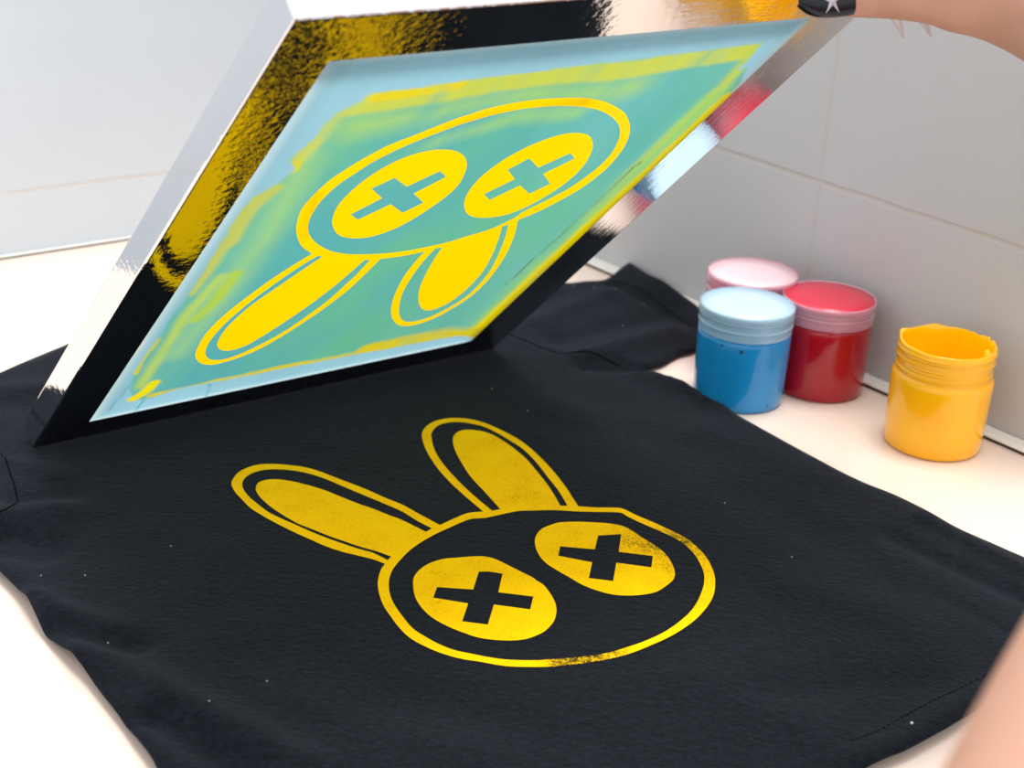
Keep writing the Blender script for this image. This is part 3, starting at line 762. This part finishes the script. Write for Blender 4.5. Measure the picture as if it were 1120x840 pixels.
# thumb creases pressed into the knuckle
for vtx in person.data.vertices:
    for cx in (949, 953, 958):
        q = vtx.co; rel = q-EYE; dpt = rel.dot(FW); X = 560+F_PX*rel.dot(RT)/dpt; Y = 420-F_PX*rel.dot(UP)/dpt
        if abs(X-cx) < 8 and abs(Y) < 40 and dpt < 1.82*S: vtx.co = q + FW*.0004*math.exp(-((X-cx)/1.6)**2)
# nails
def nail(base, tipp, width, nrm, profile, m, thick=.0008, curve=.45, name='nail', bend=0.0):
    ax = (tipp-base); ll = ax.length; ax.normalize(); side = ax.cross(nrm).normalized(); up = side.cross(ax).normalized()
    if up.dot(nrm) < 0: up = -up
    bm = bmesh.new(); NL, NW = 24, 12; top = []; bot = []
    for i in range(NL+1):
        s = i/NL; w = width*profile(s); rt, rb = [], []
        for j in range(NW+1):
            t = -1+2*j/NW; h = width*curve*(1-t*t)**.5*min(1, .35+profile(s)) if abs(t) < 1 else 0
            p = base + ax*ll*s + side*w*t + up*(h + bend*ll*(s-s*s)*1.0)
            rt.append(bm.verts.new(p)); rb.append(bm.verts.new(p-up*thick))
        top.append(rt); bot.append(rb)
    for i in range(NL):
        for j in range(NW):
            bm.faces.new((top[i][j], top[i][j+1], top[i+1][j+1], top[i+1][j])); bm.faces.new((bot[i][j], bot[i+1][j], bot[i+1][j+1], bot[i][j+1]))
        for j in (0, NW): bm.faces.new((top[i][j], top[i+1][j], bot[i+1][j], bot[i][j]))
    for i in (0, NL):
        for j in range(NW): bm.faces.new((top[i][j], top[i][j+1], bot[i][j+1], bot[i][j]))
    bmesh.ops.remove_doubles(bm, verts=bm.verts, dist=1e-6); bmesh.ops.recalc_face_normals(bm, faces=bm.faces)
    return link(name, bm, m, person, True), (ax, side, up)
M_NAIL = mat('black_nail_varnish', (.003,.005,.010), .22, coat=.0, spec=.35); M_STAR = mat('silver_star', (.5,.51,.56), .35, metal=.6)
M_NUDE = mat('nude_nail_varnish', lin(190,172,172), .15, coat=.8)
nb = off_under((931,-2), .0345); nt = off_under((871.5,1), .0270)
def pthumb(s): return (.90+.10*math.sin(math.pi*min(1, s*1.3)))*(1 if s < .62 else max(.0, 1-((s-.62)/.38)**2.4*.72)) if s < 1 else .28
no, (ax, side, up) = nail(nb, nt, .0198*S, -FW, pthumb, M_NAIL, curve=.38, bend=.05)
tag(no, 'black nail')
cst = nb.lerp(nt, .44)+up*(.0198*S*.38*1.0+.0007)-UP*.0042*S
bm = bmesh.new(); NP = 5; ring = []
for i in range(2*NP):
    a = math.pi*i/NP + .3; r = (.0150 if i % 2 == 0 else .0042)*S; p2 = (math.cos(a)*r, math.sin(a)*r)
    yy = p2[1]+side.dot(-UP*.0042*S); drop = -.0198*S*.38*(1-(max(0, 1-(yy/(.0198*S))**2))**.5)
    ring.append(bm.verts.new(cst+ax*p2[0]+side*p2[1]+up*drop))
cv = bm.verts.new(cst+up*.0004); ring2 = [bm.verts.new(w.co-up*.0006) for w in ring]
for i in range(2*NP):
    j = (i+1) % (2*NP); bm.faces.new((cv, ring[i], ring[j])); bm.faces.new((ring[i], ring2[i], ring2[j], ring[j]))
bm.faces.new(ring2[::-1]); bmesh.ops.recalc_face_normals(bm, faces=bm.faces)
st = link('star', bm, M_STAR, no); tag(st, 'silver star')
def pclaw(s): return max(.04, (1-s)**.75)
for (bx, by, d0), (tx, ty, d1) in (((975,4,2.012),(988.5,42,1.99)), ((1004,8,2.06),(1019,40.5,2.04)), ((1027,-6,2.10),(1038,22,2.09)), ((1050,-16,2.14),(1060,8,2.13))):
    nail(cs(bx, by, d0), cs(tx, ty, d1), .0100*S, (-FW-.3*RT).normalized(), pclaw, M_NUDE, curve=.5, bend=.1)

# ================================================================== light
w = bpy.data.worlds.new('World'); sc.world = w; w.use_nodes = True
bg = w.node_tree.nodes['Background']
tc = w.node_tree.nodes.new('ShaderNodeTexCoord'); sp = w.node_tree.nodes.new('ShaderNodeSeparateXYZ'); rp = w.node_tree.nodes.new('ShaderNodeValToRGB')
w.node_tree.links.new(tc.outputs['Generated'], sp.inputs[0]); w.node_tree.links.new(sp.outputs[2], rp.inputs[0]); w.node_tree.links.new(rp.outputs[0], bg.inputs['Color'])
e = rp.color_ramp.elements; e[0].position = .0; e[0].color = (.8,.81,.84,1); e[1].position = .55; e[1].color = (1,1.0,1.02,1)
bg.inputs['Strength'].default_value = 1.3
sun = bpy.data.lights.new('Sun', 'SUN'); sun.energy = 3.0; sun.angle = math.radians(22); sun.color = (1,.985,.95)
so = bpy.data.objects.new('sun', sun); C.objects.link(so)
so.rotation_euler = Vector((.13,.08,.985)).to_track_quat('Z', 'Y').to_euler()

# ================================================================== camera object
cam = bpy.data.cameras.new('Camera'); co = bpy.data.objects.new('camera', cam); C.objects.link(co)
cam.sensor_width = 36; cam.lens = F_PX/1120*36; cam.clip_start = .02
co.matrix_world = Matrix.Translation(EYE) @ Matrix(((RT.x, UP.x, -FW.x), (RT.y, UP.y, -FW.y), (RT.z, UP.z, -FW.z))).to_4x4()
cam.dof.use_dof = True; cam.dof.focus_distance = 1.98*S; cam.dof.aperture_fstop = 11
sc.camera = co
sc.view_settings.view_transform = 'Standard'; sc.view_settings.look = 'None'; sc.view_settings.gamma = 1; sc.view_settings.use_curve_mapping = False
sc.view_settings.exposure = 0.0
